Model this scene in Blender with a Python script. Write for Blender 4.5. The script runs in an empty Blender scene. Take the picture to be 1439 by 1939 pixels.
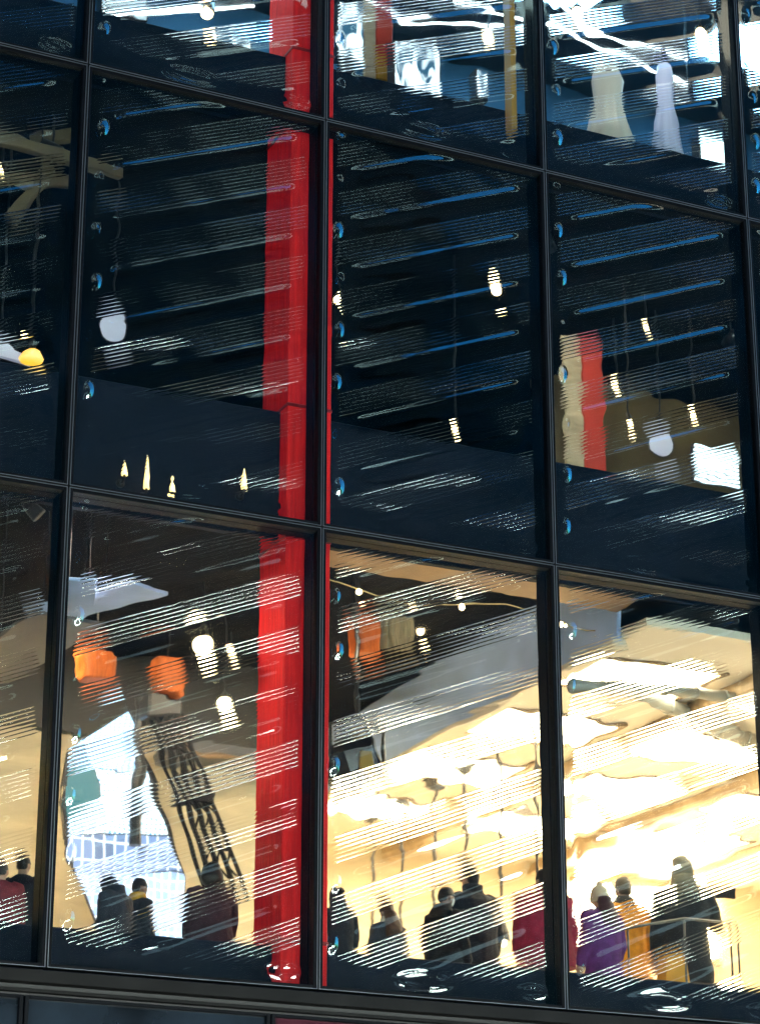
import bpy, math, random
import numpy as np
from mathutils import Vector, Matrix
random.seed(7)
scene = bpy.context.scene
COL = scene.collection

# ------------------------------------------------------------------ camera
CAM = np.array([-4.468, -13.957, -2.604])
YAW, PITCH = 0.44308, 0.35840
FPX = 4731.9                                    # focal length in pixels of the 1439 x 1939 photograph
cy_, sy_, cp_, sp_ = math.cos(YAW), math.sin(YAW), math.cos(PITCH), math.sin(PITCH)
FW = np.array([sy_*cp_, cy_*cp_, sp_]); RT = np.array([cy_, -sy_, 0.0]); UP = np.cross(RT, FW)
cd = bpy.data.cameras.new("camera"); cam = bpy.data.objects.new("camera", cd); COL.objects.link(cam)
cd.sensor_fit = 'VERTICAL'; cd.sensor_height = 36; cd.lens = FPX/1939*36
cd.clip_start = 0.1; cd.clip_end = 2000
cam.matrix_world = Matrix(((RT[0], UP[0], -FW[0], CAM[0]), (RT[1], UP[1], -FW[1], CAM[1]), (RT[2], UP[2], -FW[2], CAM[2]), (0, 0, 0, 1)))
scene.camera = cam

# ------------------------------------------------------------------ dusk sky, exposure
SKY_STRENGTH = 26.0
world = bpy.data.worlds.new("World"); scene.world = world; world.use_nodes = True
nt = world.node_tree; nt.nodes.clear()
sky = nt.nodes.new('ShaderNodeTexSky'); sky.sky_type = 'NISHITA'; sky.sun_disc = False
sky.sun_elevation = math.radians(-3.0); sky.sun_rotation = math.radians(150)
mul = nt.nodes.new('ShaderNodeMix'); mul.data_type = 'RGBA'; mul.blend_type = 'MULTIPLY'; mul.inputs[0].default_value = 1.0
mul.inputs[7].default_value = (0.05, 0.55, 1.0, 1)
bg = nt.nodes.new('ShaderNodeBackground'); bg.inputs[1].default_value = SKY_STRENGTH
out = nt.nodes.new('ShaderNodeOutputWorld')
nt.links.new(sky.outputs[0], mul.inputs[6]); nt.links.new(mul.outputs[2], bg.inputs[0]); nt.links.new(bg.outputs[0], out.inputs[0])
scene.view_settings.view_transform = 'Standard'; scene.view_settings.look = 'None'
scene.view_settings.exposure = 0.0; scene.view_settings.gamma = 1.0
cy = scene.cycles
cy.use_denoising = True
cy.max_bounces = 14; cy.transmission_bounces = 12; cy.glossy_bounces = 4; cy.diffuse_bounces = 3; cy.transparent_max_bounces = 8
cy.caustics_reflective = False; cy.caustics_refractive = True
cy.sample_clamp_indirect = 60.0

# ------------------------------------------------------------------ helpers
def at(x, y, Y):
    """Point of the depth plane Y seen at photograph pixel (x, y)."""
    d = RT*(x-719.5)/FPX - UP*(y-969.5)/FPX + FW
    return CAM + d*(Y-CAM[1])/d[1]
def atz(x, y, Z):
    d = RT*(x-719.5)/FPX - UP*(y-969.5)/FPX + FW
    return CAM + d*(Z-CAM[2])/d[2]

def lin(r, g, b):
    f = lambda c: (c/255/12.92) if c/255 <= .04045 else ((c/255+.055)/1.055)**2.4
    return (f(r), f(g), f(b), 1)

MATS = {}
def mat(name, color=(.5, .5, .5, 1), rough=.5, metal=0.0, noise=0.0, nscale=8.0, emit=None, strength=1.0, bump=0.0, bscale=40, stretch=None, spec=0.5):
    if name in MATS: return MATS[name]
    m = bpy.data.materials.new(name); m.use_nodes = True; n = m.node_tree
    p = n.nodes['Principled BSDF']
    color = tuple(color[:3]) + (1,)
    p.inputs['Base Color'].default_value = color; p.inputs['Roughness'].default_value = rough; p.inputs['Metallic'].default_value = metal
    p.inputs['Specular IOR Level'].default_value = spec
    if noise or bump:
        tc = n.nodes.new('ShaderNodeTexCoord'); mp = n.nodes.new('ShaderNodeMapping'); n.links.new(tc.outputs['Object'], mp.inputs[0])
        if stretch: mp.inputs['Scale'].default_value = stretch
    if noise:
        t = n.nodes.new('ShaderNodeTexNoise'); t.inputs['Scale'].default_value = nscale; t.inputs['Detail'].default_value = 5
        n.links.new(mp.outputs[0], t.inputs['Vector'])
        r = n.nodes.new('ShaderNodeMapRange'); r.inputs[1].default_value = .3; r.inputs[2].default_value = .7
        r.inputs[3].default_value = 1-noise; r.inputs[4].default_value = 1+noise*.6
        n.links.new(t.outputs[0], r.inputs[0])
        x = n.nodes.new('ShaderNodeVectorMath'); x.operation = 'SCALE'; x.inputs[0].default_value = color[:3]
        n.links.new(r.outputs[0], x.inputs['Scale']); n.links.new(x.outputs[0], p.inputs['Base Color'])
    if bump:
        t2 = n.nodes.new('ShaderNodeTexNoise'); t2.inputs['Scale'].default_value = bscale; t2.inputs['Detail'].default_value = 3
        n.links.new(mp.outputs[0], t2.inputs['Vector'])
        b = n.nodes.new('ShaderNodeBump'); b.inputs['Strength'].default_value = bump; b.inputs['Distance'].default_value = .02
        n.links.new(t2.outputs[0], b.inputs['Height']); n.links.new(b.outputs[0], p.inputs['Normal'])
    if emit:
        p.inputs['Emission Color'].default_value = tuple(emit[:3]) + (1,); p.inputs['Emission Strength'].default_value = strength
    MATS[name] = m
    return m

class MB:
    """collects shapes; build() links them as ONE mesh object"""
    def __init__(s): s.v = []; s.f = []
    def add(s, vs, fs):
        o = len(s.v); s.v += [tuple(map(float, q)) for q in vs]; s.f += [tuple(i+o for i in q) for q in fs]; return s
    def box(s, a, b, c=0.0):
        """box from corner a to corner b; c chamfers its four x/y/z silhouettes slightly"""
        x0, y0, z0 = [min(a[i], b[i]) for i in range(3)]; x1, y1, z1 = [max(a[i], b[i]) for i in range(3)]
        if c <= 0:
            vs = [(x0,y0,z0),(x1,y0,z0),(x1,y1,z0),(x0,y1,z0),(x0,y0,z1),(x1,y0,z1),(x1,y1,z1),(x0,y1,z1)]
            return s.add(vs, [(0,3,2,1),(4,5,6,7),(0,1,5,4),(1,2,6,5),(2,3,7,6),(3,0,4,7)])
        c = min(c, (x1-x0)*.45, (y1-y0)*.45, (z1-z0)*.45)
        X, Y, Z = (x0, x1), (y0, y1), (z0, z1); vs = []; idx = {}
        for i in (0,1):
            for j in (0,1):
                for k in (0,1):
                    sx, sy, sz = (1-2*i)*c, (1-2*j)*c, (1-2*k)*c
                    for q, p in (('x',(X[i], Y[j]+sy, Z[k]+sz)), ('y',(X[i]+sx, Y[j], Z[k]+sz)), ('z',(X[i]+sx, Y[j]+sy, Z[k]))):
                        idx[(i,j,k,q)] = len(vs); vs.append(p)
        fs = []
        for i in (0,1):
            fs.append([idx[(i,j,k,'x')] for j,k in ((0,0),(1,0),(1,1),(0,1))])
            fs.append([idx[(j,i,k,'y')] for j,k in ((0,0),(1,0),(1,1),(0,1))])
            fs.append([idx[(j,k,i,'z')] for j,k in ((0,0),(1,0),(1,1),(0,1))])
        for i in (0,1):
            for j in (0,1):
                fs.append([idx[(i,j,0,'x')], idx[(i,j,1,'x')], idx[(i,j,1,'y')], idx[(i,j,0,'y')]])
                fs.append([idx[(i,0,j,'x')], idx[(i,1,j,'x')], idx[(i,1,j,'z')], idx[(i,0,j,'z')]])
                fs.append([idx[(0,i,j,'y')], idx[(1,i,j,'y')], idx[(1,i,j,'z')], idx[(0,i,j,'z')]])
                for k in (0,1): fs.append([idx[(i,j,k,'x')], idx[(i,j,k,'y')], idx[(i,j,k,'z')]]) if True else 0
        return s.add(vs, fs)
    def tube(s, pts, rad, n=10, cap=True):
        pts = [Vector(tuple(map(float, p))) for p in pts]
        rad = [rad]*len(pts) if not hasattr(rad, '__len__') else rad
        vs = []; fs = []; ref = None
        for i, p in enumerate(pts):
            t = (pts[min(i+1, len(pts)-1)] - pts[max(i-1, 0)]).normalized()
            if ref is None: ref = t.orthogonal().normalized()
            ref = (ref - t*ref.dot(t)).normalized(); w = t.cross(ref)
            for k in range(n):
                a = 2*math.pi*k/n; vs.append(p + (ref*math.cos(a) + w*math.sin(a))*rad[i])
        for i in range(len(pts)-1):
            for k in range(n): fs.append((i*n+k, i*n+(k+1)%n, (i+1)*n+(k+1)%n, (i+1)*n+k))
        if cap: fs.append(tuple(range(n-1, -1, -1))); fs.append(tuple((len(pts)-1)*n+k for k in range(n)))
        return s.add(vs, fs)
    def loft(s, rings, n=24, cap=True, flat=0):
        """rings of (z, cx, cy, rx, ry)"""
        vs = []; fs = []
        for z, cx, cy0, rx, ry in rings:
            for k in range(n):
                a = 2*math.pi*k/n; vs.append((cx+rx*math.cos(a), cy0+ry*math.sin(a), z))
        for i in range(len(rings)-1):
            for k in range(n): fs.append((i*n+k, i*n+(k+1)%n, (i+1)*n+(k+1)%n, (i+1)*n+k))
        if cap: fs.append(tuple(range(n-1, -1, -1))); fs.append(tuple((len(rings)-1)*n+k for k in range(n)))
        return s.add(vs, fs)
    def ball(s, c, r, n=20, m=12):
        r = (r, r, r) if not hasattr(r, '__len__') else r
        vs = [(c[0], c[1], c[2]-r[2])]; fs = []
        for i in range(1, m):
            t = math.pi*i/m
            for k in range(n):
                a = 2*math.pi*k/n; vs.append((c[0]+r[0]*math.sin(t)*math.cos(a), c[1]+r[1]*math.sin(t)*math.sin(a), c[2]-r[2]*math.cos(t)))
        vs.append((c[0], c[1], c[2]+r[2])); L = len(vs)-1
        for k in range(n):
            fs.append((0, 1+(k+1)%n, 1+k)); fs.append((L, 1+(m-2)*n+k, 1+(m-2)*n+(k+1)%n))
            for i in range(m-2): fs.append((1+i*n+k, 1+i*n+(k+1)%n, 1+(i+1)*n+(k+1)%n, 1+(i+1)*n+k))
        return s.add(vs, fs)
    def mesh(s, name, smooth=False):
        me = bpy.data.meshes.new(name); me.from_pydata(s.v, [], s.f); me.update()
        if smooth: me.polygons.foreach_set('use_smooth', [True]*len(me.polygons))
        return me
    def build(s, name, m, parent=None, smooth=False, loc=None):
        o = bpy.data.objects.new(name, s.mesh(name, smooth)); COL.objects.link(o)
        if m: o.data.materials.append(m)
        if parent: o.parent = parent
        if loc is not None: o.location = loc
        return o

def tag(o, label=None, cat=None, group=None, kind=None):
    if label: o['label'] = label
    if cat: o['category'] = cat
    if group: o['group'] = group
    if kind: o['kind'] = kind
    return o
def empty(name, loc, label, cat, group=None, rz=0.0, sc=1.0):
    o = bpy.data.objects.new(name, None); COL.objects.link(o); o.location = tuple(loc); o.rotation_euler = (0, 0, rz); o.scale = (sc, sc, sc)
    return tag(o, label, cat, group)
def struct(o, label, cat): return tag(o, label, cat, kind='structure')

# ------------------------------------------------------------------ materials
BLACK = mat('black_anodised', (.0022, .0026, .004), .5, noise=.35, nscale=6, spec=.06)
BEAD = mat('aluminium_edge_highlight', (.12, .13, .15), .4, .6)  # paler strip painted in for the light that frame edges catch
SEAL = mat('rubber_seal', (.006, .006, .007), .6)
def glass_mat():
    m = bpy.data.materials.new('slumped_glass'); m.use_nodes = True; n = m.node_tree; n.nodes.clear()
    o = n.nodes.new('ShaderNodeOutputMaterial'); g = n.nodes.new('ShaderNodeBsdfGlass')
    g.inputs['Color'].default_value = (.93, .97, .97, 1); g.inputs['Roughness'].default_value = 0.030; g.inputs['IOR'].default_value = 1.62
    n.links.new(g.outputs[0], o.inputs[0]); return m
GLASS = glass_mat()

# ------------------------------------------------------------------ the slumped, ribbed panes
PW, PH = 1.72503, 3.0
SLOPE, PITCHW, W0, NR = .407, .375, .086, 7
def sstep(a, b, x):
    t = np.clip((x-a)/(b-a), 0, 1); return t*t*(3-2*t)
def pane_mesh(seed, ribA=.0018, bulge=.0125):
    rng = np.random.RandomState(seed)
    waves = [(rng.uniform(4, 16)*rng.choice([-1, 1]), rng.uniform(4, 20), rng.uniform(0, 6.28), rng.uniform(.3, 1)) for _ in range(9)]
    waves2 = [(rng.uniform(4, 24)*rng.choice([-1, 1]), rng.uniform(12, 36), rng.uniform(0, 6.28), rng.uniform(.3, 1)) for _ in range(9)]
    tilt = [(rng.uniform(2, 6), rng.uniform(0, 6.28)) for _ in range(16)]
    def dome(uc0, U, s): return .021*np.clip(1-((U-uc0)/.05)**2-((s-.70)*PITCHW/.085)**2, 0, 1)**2.5
    def wob(ws, u, v): return sum(a*np.sin(kx*u+kz*v+p)/math.hypot(kx, kz) for kx, kz, p, a in ws)
    uc = np.unique(np.concatenate([np.linspace(.02, .07, 4), np.linspace(.07, .21, 16), np.linspace(.21, 1.5, 96), np.linspace(1.5, 1.64, 16), np.linspace(1.64, 1.705, 4)]))
    def rows(nr, ns):
        w = []
        k = -3
        while True:
            base = W0 + PITCHW*k - PITCHW*.25
            if base > 3.05: break
            w += list(base + PITCHW*np.linspace(0, .5, nr, endpoint=False)) + list(base + PITCHW*(.5+np.linspace(0, .5, ns, endpoint=False)))
            k += 1
        return np.array(w)
    def surface(w, outer):
        U, Wg = np.meshgrid(uc, w); V = np.clip(Wg + SLOPE*U, .02, 2.98); Wc = V - SLOPE*U
        ph = (Wc-W0)/PITCHW + .25; k = np.floor(ph).astype(int); s = ph-k
        jit = np.array([rng_k for rng_k in np.linspace(-1, 1, 16)])[k % 16]
        eu = sstep(.085, .135, U + .01*np.sin(9*k))*(1-sstep(1.575, 1.625, U + .01*np.sin(7*k)))
        eb = sstep(.165, .30, U)*(1-sstep(1.42, 1.55, U))
        ev = sstep(.10, .24, V)*(1-sstep(2.87, 2.955, V))
        t = np.clip((s-.5)/.5, 0, 1)
        bul = np.where(s >= .5, .5-.5*np.cos(2*np.pi*t**1.9), 0)
        amp = bulge*(.92+.13*np.sin(2.4*U+k*1.9+seed)+.09*np.sin(5.3*U+k*2.7))*(.5+.5*sstep(.35, 1.3, V))
        b = amp*eb*ev*bul
        A = ribA*(1+.3*np.sin(1.7*U+k*2.3+seed)+.2*np.sin(5.1*U+s*9+k))
        rib = np.where(s < .5, (.5-.5*np.cos(2*np.pi*NR*s/.5))**3, 0)*A*eu*ev
        dm = dome(.118+.012*np.sin(k*1.9+seed), U, s)*ev*(.68+.38*np.sin(k*2.6+seed*1.3))
        w1 = .008*wob(waves, U, V)*(eu*ev)
        if outer:
            h = b + rib + dm + w1
            for ec, vc, ra, rb2 in ((.74, .115, .17, .05), (1.50, .105, .085, .036)):   # moulded rings where a band runs out at the foot
                rr = np.sqrt(((U-ec)/ra)**2 + ((V-vc)/rb2)**2)
                h = h + .0050*np.exp(-((rr-1)*rb2/.012)**2)*(.55+.45*np.sin(5*U+seed))
            y = -.0018 - h
        else:
            h = .99*b + .70*rib + .97*dm + w1 +   .0042*wob(waves2, U, V)*(eu*ev)*(.22+.78*sstep(.65, 1.3, V))
            y = .0018 - h
        R, C = U.shape
        idx = np.arange(R*C).reshape(R, C)
        q = np.stack([idx[:-1, :-1], idx[:-1, 1:], idx[1:, 1:], idx[1:, :-1]], -1).reshape(-1, 4)
        vv = V.reshape(-1); keep = (vv[q].max(1)-vv[q].min(1)) > 1e-6
        area1 = np.abs(vv[q[:, 3]]-vv[q[:, 0]]) > 1e-6; area2 = np.abs(vv[q[:, 2]]-vv[q[:, 1]]) > 1e-6
        q = q[keep & (area1 | area2)]
        if not outer: q = q[:, ::-1]
        return np.stack([U.reshape(-1), y.reshape(-1), V.reshape(-1)], 1), q
    v1, f1 = surface(rows(84, 22), True); v2, f2 = surface(rows(84, 22), False)
    me = bpy.data.meshes.new('glass_pane')
    me.from_pydata(np.concatenate([v1, v2]).tolist(), [], np.concatenate([f1, f2+len(v1)]).tolist())
    me.validate(); me.polygons.foreach_set('use_smooth', [True]*len(me.polygons)); me.update()
    me.materials.append(GLASS); return me
PANES = [pane_mesh(1), pane_mesh(5), pane_mesh(9)]

def frame_mesh():
    m = MB(); g, t = .007, .024          # half the open joint, bar width
    m.box((g, -.03, g), (g+t, .055, PH-g), .003); m.box((PW-g-t, -.03, g), (PW-g, .055, PH-g), .003)
    m.box((g+t, -.028, g), (PW-g-t, .055, g+t), .003); m.box((g+t, -.028, PH-g-t), (PW-g-t, .055, PH-g), .003)
    return m.mesh('window_frame')
def bead_mesh():
    m = MB(); g = .0065; b = .0035
    m.box((g, -.036, g), (g+b, -.0305, PH-g)); m.box((PW-g-b, -.036, g), (PW-g, -.0305, PH-g))
    m.box((g+b, -.0355, g), (PW-g-b, -.0305, g+b)); m.box((g+b, -.0355, PH-g-b), (PW-g-b, -.0305, PH-g))
    return m.mesh('highlight_bead')
FM, BM_ = frame_mesh(), bead_mesh(); FM.materials.append(BLACK); BM_.materials.append(BEAD)
WIN_LABELS = {
 (0,-1): 'ribbed glass window at the bottom with pale plywood and a maroon jacket behind it',
 (0, 0): 'ribbed glass window with the leaning lattice tower and white facade screen behind it',
 (0, 1): 'ribbed glass window with the grey sloping fascia and pendant cords behind it',
 (0, 2): 'ribbed glass window glaring warm white with the hooded figure behind it',
 (0, 3): 'ribbed glass window of the bottom row past the hooded figure and railing',
 (1,-1): 'dark ribbed glass window with pale crossed beams and a yellow lamp behind it',
 (1, 0): 'dark ribbed glass window with blue end caps directly left of the long red column',
 (1, 1): 'darkest ribbed glass window with one bright spotlight low behind its upper corner',
 (1, 2): 'dark ribbed glass window with the small red strip and cream board behind it',
 (1, 3): 'sliver of dark ribbed glass window at the far edge of the middle row',
 (2,-1): 'top row ribbed glass window with only a dim corner in the photo',
 (2, 0): 'top row ribbed glass window with white zigzag glare left of the red column',
 (2, 1): 'top row ribbed glass window with a red and yellow banner behind it',
 (2, 2): 'top row ribbed glass window with pale hanging dresses and blue streaks',
 (2, 3): 'sliver of blue ribbed glass window at the top right edge',
}
for (row, col), lab in WIN_LABELS.items():
    w = empty('facade_window', (col*PW, 0, row*PH), lab, 'window', 'ribbed glass windows of the facade')
    w['kind'] = 'thing'
    for nm, me in (('glass_pane', PANES[(row*2+col) % 3]), ('window_frame', FM)):
        o = bpy.data.objects.new(nm, me); COL.objects.link(o); o.parent = w
        if nm == 'window_frame':
            b = bpy.data.objects.new('highlight_bead', BM_); COL.objects.link(b); b.parent = o

# mullions and transoms behind the frames
MULL = {-1: 'steel mullion at the outer left edge of the glass facade', 0: 'long black mullion left of the leaning lattice tower and white screen',
        1: 'long black mullion passing in front of the red column', 2: 'long black mullion between the red coat and the purple coat',
        3: 'long black mullion nearest the right edge of the facade', 4: 'steel mullion at the outer right end of the glass facade'}
for c, lab in MULL.items():
    tag(MB().box((c*PW-.03, .062, -.02), (c*PW+.03, .19, 9.02), .006).build('mullion', BLACK), lab, 'mullion', 'vertical mullions of the facade', 'thing')
for r, lab in ((0, 'black sill transom along the foot of the lit windows'), (1, 'black transom between the lit bottom row and dark middle row'),
               (2, 'black transom between the dark middle row and top row'), (3, 'black transom above the top row of windows')):
    m = MB()
    for c in range(-1, 4): m.box((c*PW+.031, .062, r*PH-.028), ((c+1)*PW-.031, .16, r*PH+.028), .006)
    tag(m.build('transom', BLACK), lab, 'transom', 'horizontal transoms of the facade', 'thing')

# ------------------------------------------------------------------ fascia and lower storey
FASC = mat('dark_bronze_fascia', (.0065, .006, .0058), .5, 0, noise=.5, nscale=3, spec=.08)
fs = empty('sill_fascia', (0, 0, 0), 'stepped dark metal fascia running below the bottom windows', 'fascia'); fs['kind'] = 'thing'
MB().box((-2.6, -.05, -.088), (7.4, .2, -.012), .004).build('sill_band', FASC, fs)
MB().box((-2.6, .02, -.25), (7.4, .2, -.09)).build('recess_panel', SEAL, fs)
MB().box((-2.6, -.03, -.142), (7.4, .018, -.120), .003).build('drip_rail', FASC, fs)
LOWG = mat('dark_lower_glass', (.012, .018, .026), .12, noise=.7, nscale=2.3, bump=.25, bscale=5)
for i, (x0, x1, lab) in enumerate(((-2.6, -.12, 'dark glass panel under the fascia at the left corner'), (-.12, 1.42, 'dark glass panel under the fascia below the white screen'),
        (1.42, 3.3, 'dark glass panel under the fascia with a faint red tint'), (3.3, 5.3, 'dark glass panel under the fascia below the purple coat'), (5.3, 7.4, 'dark glass panel under the fascia at the far right end'))):
    t = empty('lower_window', (x0, 0, -4.2), lab, 'window', 'dark panels below the fascia'); t['kind'] = 'thing'
    L = x1-x0
    MB().box((.02, .0, .3), (L-.02, .03, 4.02)).build('glass_pane', mat('dark_lower_glass_red', (.05, .012, .02), .12, noise=.7, nscale=2.3) if i == 2 else LOWG, t)
    m = MB().box((.004, -.03, .004), (.03, .06, 4.04), .003).box((L-.03, -.03, .004), (L-.004, .06, 4.04), .003)
    m.box((.03, -.03, .004), (L-.03, .06, .3), .003).box((.03, -.03, 4.02), (L-.03, .06, 4.04), .003)
    m.build('window_frame', BLACK, t)
CLAD = mat('dark_cladding', (.02, .021, .025), .45, noise=.3, nscale=2)
m = MB().box((-12, .0, -4.2), (-2.62, .34, 12), .01).box((7.42, .0, -4.2), (16, .34, 12), .01).box((-2.62, .0, 9.04), (7.42, .34, 12), .01).box((6.94, .003, .0), (7.417, .337, 9.037), .01).box((-2.617, .003, .0), (-1.77, .337, 9.037), .01)
tag(m.build('facade_wall', CLAD), 'dark metal clad wall surrounding the glass facade', 'wall', kind='thing')

# ------------------------------------------------------------------ street outside
ASPH = mat('asphalt', (.05, .05, .052), .8, noise=.3, nscale=3, bump=.3, bscale=120)
PAVE = mat('paving', (.16, .155, .15), .75, noise=.25, nscale=5)
struct(MB().box((-150, -150, -4.6), (150, 150, -4.36)).build('ground', ASPH), 'dark asphalt ground', 'ground')
struct(MB().box((-60, -4.0, -4.355), (60, -.06, -4.21), .02).build('pavement', PAVE), 'pavement at the foot of the facade', 'pavement')
struct(MB().box((-60, -20, -4.355), (60, -12.4, -4.21), .02).build('pavement', PAVE), 'pavement across the street', 'pavement')
rb = random.Random(3)
LITW = mat('lit_room_window', (.3, .25, .2), .4, emit=(1, .85, .6), strength=2.2)
LITC = mat('lit_office_window', (.3, .3, .3), .4, emit=(.70, .95, .88), strength=2.4)
SHOPW = mat('added_shop_glow', (.3, .3, .3), .4, emit=(.90, 1, .93), strength=44)  # shop glow added and overbright, so the glass ribs reflect white lines
LITD = mat('dim_office_window', (.3, .3, .3), .4, emit=(.55, .85, .95), strength=.7)
DARKW = mat('dark_room_window', (.02, .025, .03), .1)
for bi, (x0, x1, h, colr, lab) in enumerate(((-30, -14, 46, (.035, .03, .028), 'brick block across the street left of the camera'), (-13.4, 1, 52, (.03, .03, .033), 'grey office block across the street behind the camera'),
        (1.6, 12, 45, (.035, .03, .026), 'brown block across the street with scattered lit windows'), (12.6, 32, 34, (.028, .03, .032), 'dark office block across the street at the far right'))):
    b = empty('city_building', ((x0+x1)/2, -20.2, -4.2), lab, 'building', 'buildings across the street')
    hw = (x1-x0)/2
    MB().box((-hw, -10, 0), (hw, 0, h)).build('wall', mat('city_wall_%d' % bi, colr, .7, noise=.2, nscale=1.5), b)
    MB().box((-hw-.1, -10.1, h+.003), (hw+.1, .15, h+.5), .05).build('roof', CLAD, b)
    for i in range(int((x1-x0)/4)):
        xs = -hw+.4+i*4
        MB().box((xs, .004, .4), (xs+3.8, .04, 3.1)).build('added_shop_window', SHOPW if (i+bi) % 4 != 1 else LITW, b)
        MB().box((xs-.05, .003, 3.14), (xs+3.88, .3, 3.4), .02).build('canopy', CLAD, b)
    for k in range(int((h-5.5)/3)):                                  # long ribbon windows, a few per floor, shaped to reflect as rib streaks
        z = 5.6+k*3; x = -hw+.3
        while x < hw-1:
            L = min(rb.uniform(2.2, 5.5), hw-.3-x); q = rb.random()
            if L < .8: break
            MB().box((x, .004, z-.65), (x+L-.15, .03, z+.65)).build('window', (LITC if q < .12 else (LITD if q < .7 else DARKW)) if k < 2 else DARKW if k < 7 and (q < .93 or bi == 3) else (LITW if q < .12 else (LITC if q < .42 else (LITD if q < .5 else DARKW))), b); x += L

# ------------------------------------------------------------------ floors, spandrels, walls, ceilings
SPAN = mat('spandrel_dark', (.0035, .007, .018), .6, noise=.2, nscale=3, spec=.15)
CARPET = mat('dark_floor', (.06, .055, .05), .7, noise=.2, nscale=6)
def spandrel(z0, z1, lab):
    m = MB().box((-3.4, .35, z0), (12, .42, z1), .008)
    return tag(m.build('spandrel', SPAN), lab, 'spandrel', 'dark spandrels behind the glass', 'thing')
spandrel(-.6, .325, 'dark upstand behind the bottom of the lit windows in front of the people')
spandrel(3.02, 3.93, 'dark spandrel band behind the glass above the lit storey')
spandrel(6.10, 6.67, 'dark spandrel band behind the glass below the top storey')
struct(MB().box((-3.4, .425, -.3), (12, 8, -.02)).build('floor', mat('pale_floor', (.68, .62, .52), .5, noise=.15, nscale=3)), 'floor the visitors stand on', 'floor')
DARKC = mat('dark_olive_ceiling', (.016, .016, .018), .9, noise=.3, nscale=2, spec=.02)
WARMC = mat('warm_soffit', (.35, .2, .09), .5, noise=.25, nscale=4)
OLIVE = mat('olive_wall', (.22, .18, .11), .6, noise=.25, nscale=2)
PLY = mat('pale_plywood', (.80, .64, .40), .5, noise=.22, nscale=1.3, stretch=(1.2, 1, 6))
CREAM = mat('cream_ceiling', (.80, .72, .58), .6, noise=.12, nscale=1.2)
PALEB = mat('pale_blue_grey_paint', (.46, .62, .95), .6, noise=.12, nscale=3, spec=.1)
MIDG = mat('mid_grey_paint', (.10, .10, .11), .5, noise=.2, nscale=3)
# storey one
struct(MB().box((-3.4, .425, 3.45), (4.4, 8, 3.5)).build('ceiling', DARKC), 'high dark ceiling over the left part of the lit storey', 'ceiling')
struct(MB().box((4.44, .425, 2.84), (12, 8, 2.9)).build('ceiling', CREAM), 'low cream ceiling of the bright room', 'ceiling')
tag(MB().box((1.96, .425, 3.03), (4.395, .75, 3.08), .004).build('soffit', WARMC), 'warm brown soffit strip just under the dark spandrel', 'soffit', kind='thing')
fa = empty('sloped_fascia', (4.4, .76, 2.8), 'pale blue grey fascia between dark ceiling and bright room', 'fascia'); fa['kind'] = 'thing'
MB().box((0, 0, .03), (.035, 7, .648), .01).build('panel', PALEB, fa)
MB().box((-.05, .0, -.02), (.08, 7, .028), .008).build('edge_trim', CREAM, fa)
struct(MB().box((-3.4, 4.6, -.02), (3.3, 4.7, 3.45)).build('wall', PLY), 'pale plywood wall behind the lattice tower', 'wall')
tag(MB().box((-3.4, 4.5, 2.74), (3.3, 4.597, 3.448), .006).build('bulkhead', mat('dark_bulkhead', (.022, .019, .015), .7, noise=.4, nscale=3)), 'dark bulkhead along the top of the plywood wall', 'bulkhead', kind='thing')
struct(MB().box((3.2, 4.71, -.02), (3.3, 7.6, 3.45)).build('wall', PLY), 'plywood return wall', 'wall')
struct(MB().box((3.3, 7.6, -.02), (12, 7.7, 3.45)).build('wall', PLY), 'pale plywood wall behind the visitors', 'wall')
struct(MB().box((-3.5, .43, -.02), (-3.4, 8, 9.6)).build('wall', OLIVE), 'end wall at the left of the building', 'wall')
struct(MB().box((12, .43, -.02), (12.1, 8, 9.6)).build('wall', PLY), 'end wall at the right of the building', 'wall')
# storey two
struct(MB().box((-3.4, .425, 3.55), (12, 8, 3.7)).build('floor', CARPET), 'floor of the dark middle storey', 'floor')
struct(MB().box((-3.4, .425, 6.14), (12, 8, 6.2)).build('ceiling', DARKC), 'dark ceiling of the middle storey', 'ceiling')
struct(MB().box((-3.4, 5.6, 3.7), (12, 5.7, 6.13)).build('wall', OLIVE), 'dim olive wall of the middle storey', 'wall')
# storey three
struct(MB().box((-3.4, .425, 6.3), (12, 8, 6.4)).build('floor', CARPET), 'floor of the top storey', 'floor')
BLUEW = mat('blue_grey_shop_wall', (.05, .17, .30), .5, noise=.3, nscale=1.5)
struct(MB().box((-3.4, 4.2, 6.4), (12, 4.3, 9.55)).build('wall', BLUEW), 'blue grey wall of the top storey', 'wall')
struct(MB().box((-3.4, .425, 9.56), (12, 8, 9.62)).build('ceiling', mat('dark_blue_ceiling', (.03, .04, .055), .4, noise=.3, nscale=2)), 'dark ceiling of the top storey', 'ceiling')
struct(MB().box((-3.5, -.0, 11.0), (12.1, 8.1, 11.2)).build('roof', CLAD), 'flat roof of the building', 'roof')
# ------------------------------------------------------------------ red column
RED = mat('red_column_glow', (.66, .016, .012), .6, spec=.15, noise=.35, nscale=5, stretch=(7, 7, .5), bump=.2, bscale=9, emit=(.12, .001, .004), strength=1.0)  # emission put into the red, standing in for light on the column
col = empty('red_column', (1.58, .225, 0), 'long red column with added glow rising through all storeys behind the glass', 'column'); col['kind'] = 'thing'
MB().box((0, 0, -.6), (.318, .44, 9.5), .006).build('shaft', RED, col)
m = MB()
for z in (.34, 3.0, 3.94, 6.08, 6.68): m.box((-.006, -.006, z-.012), (.324, .446, z+.012), .003)
m.build('joint_band', mat('red_joint', (.3, .01, .012), .4), col)

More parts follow.
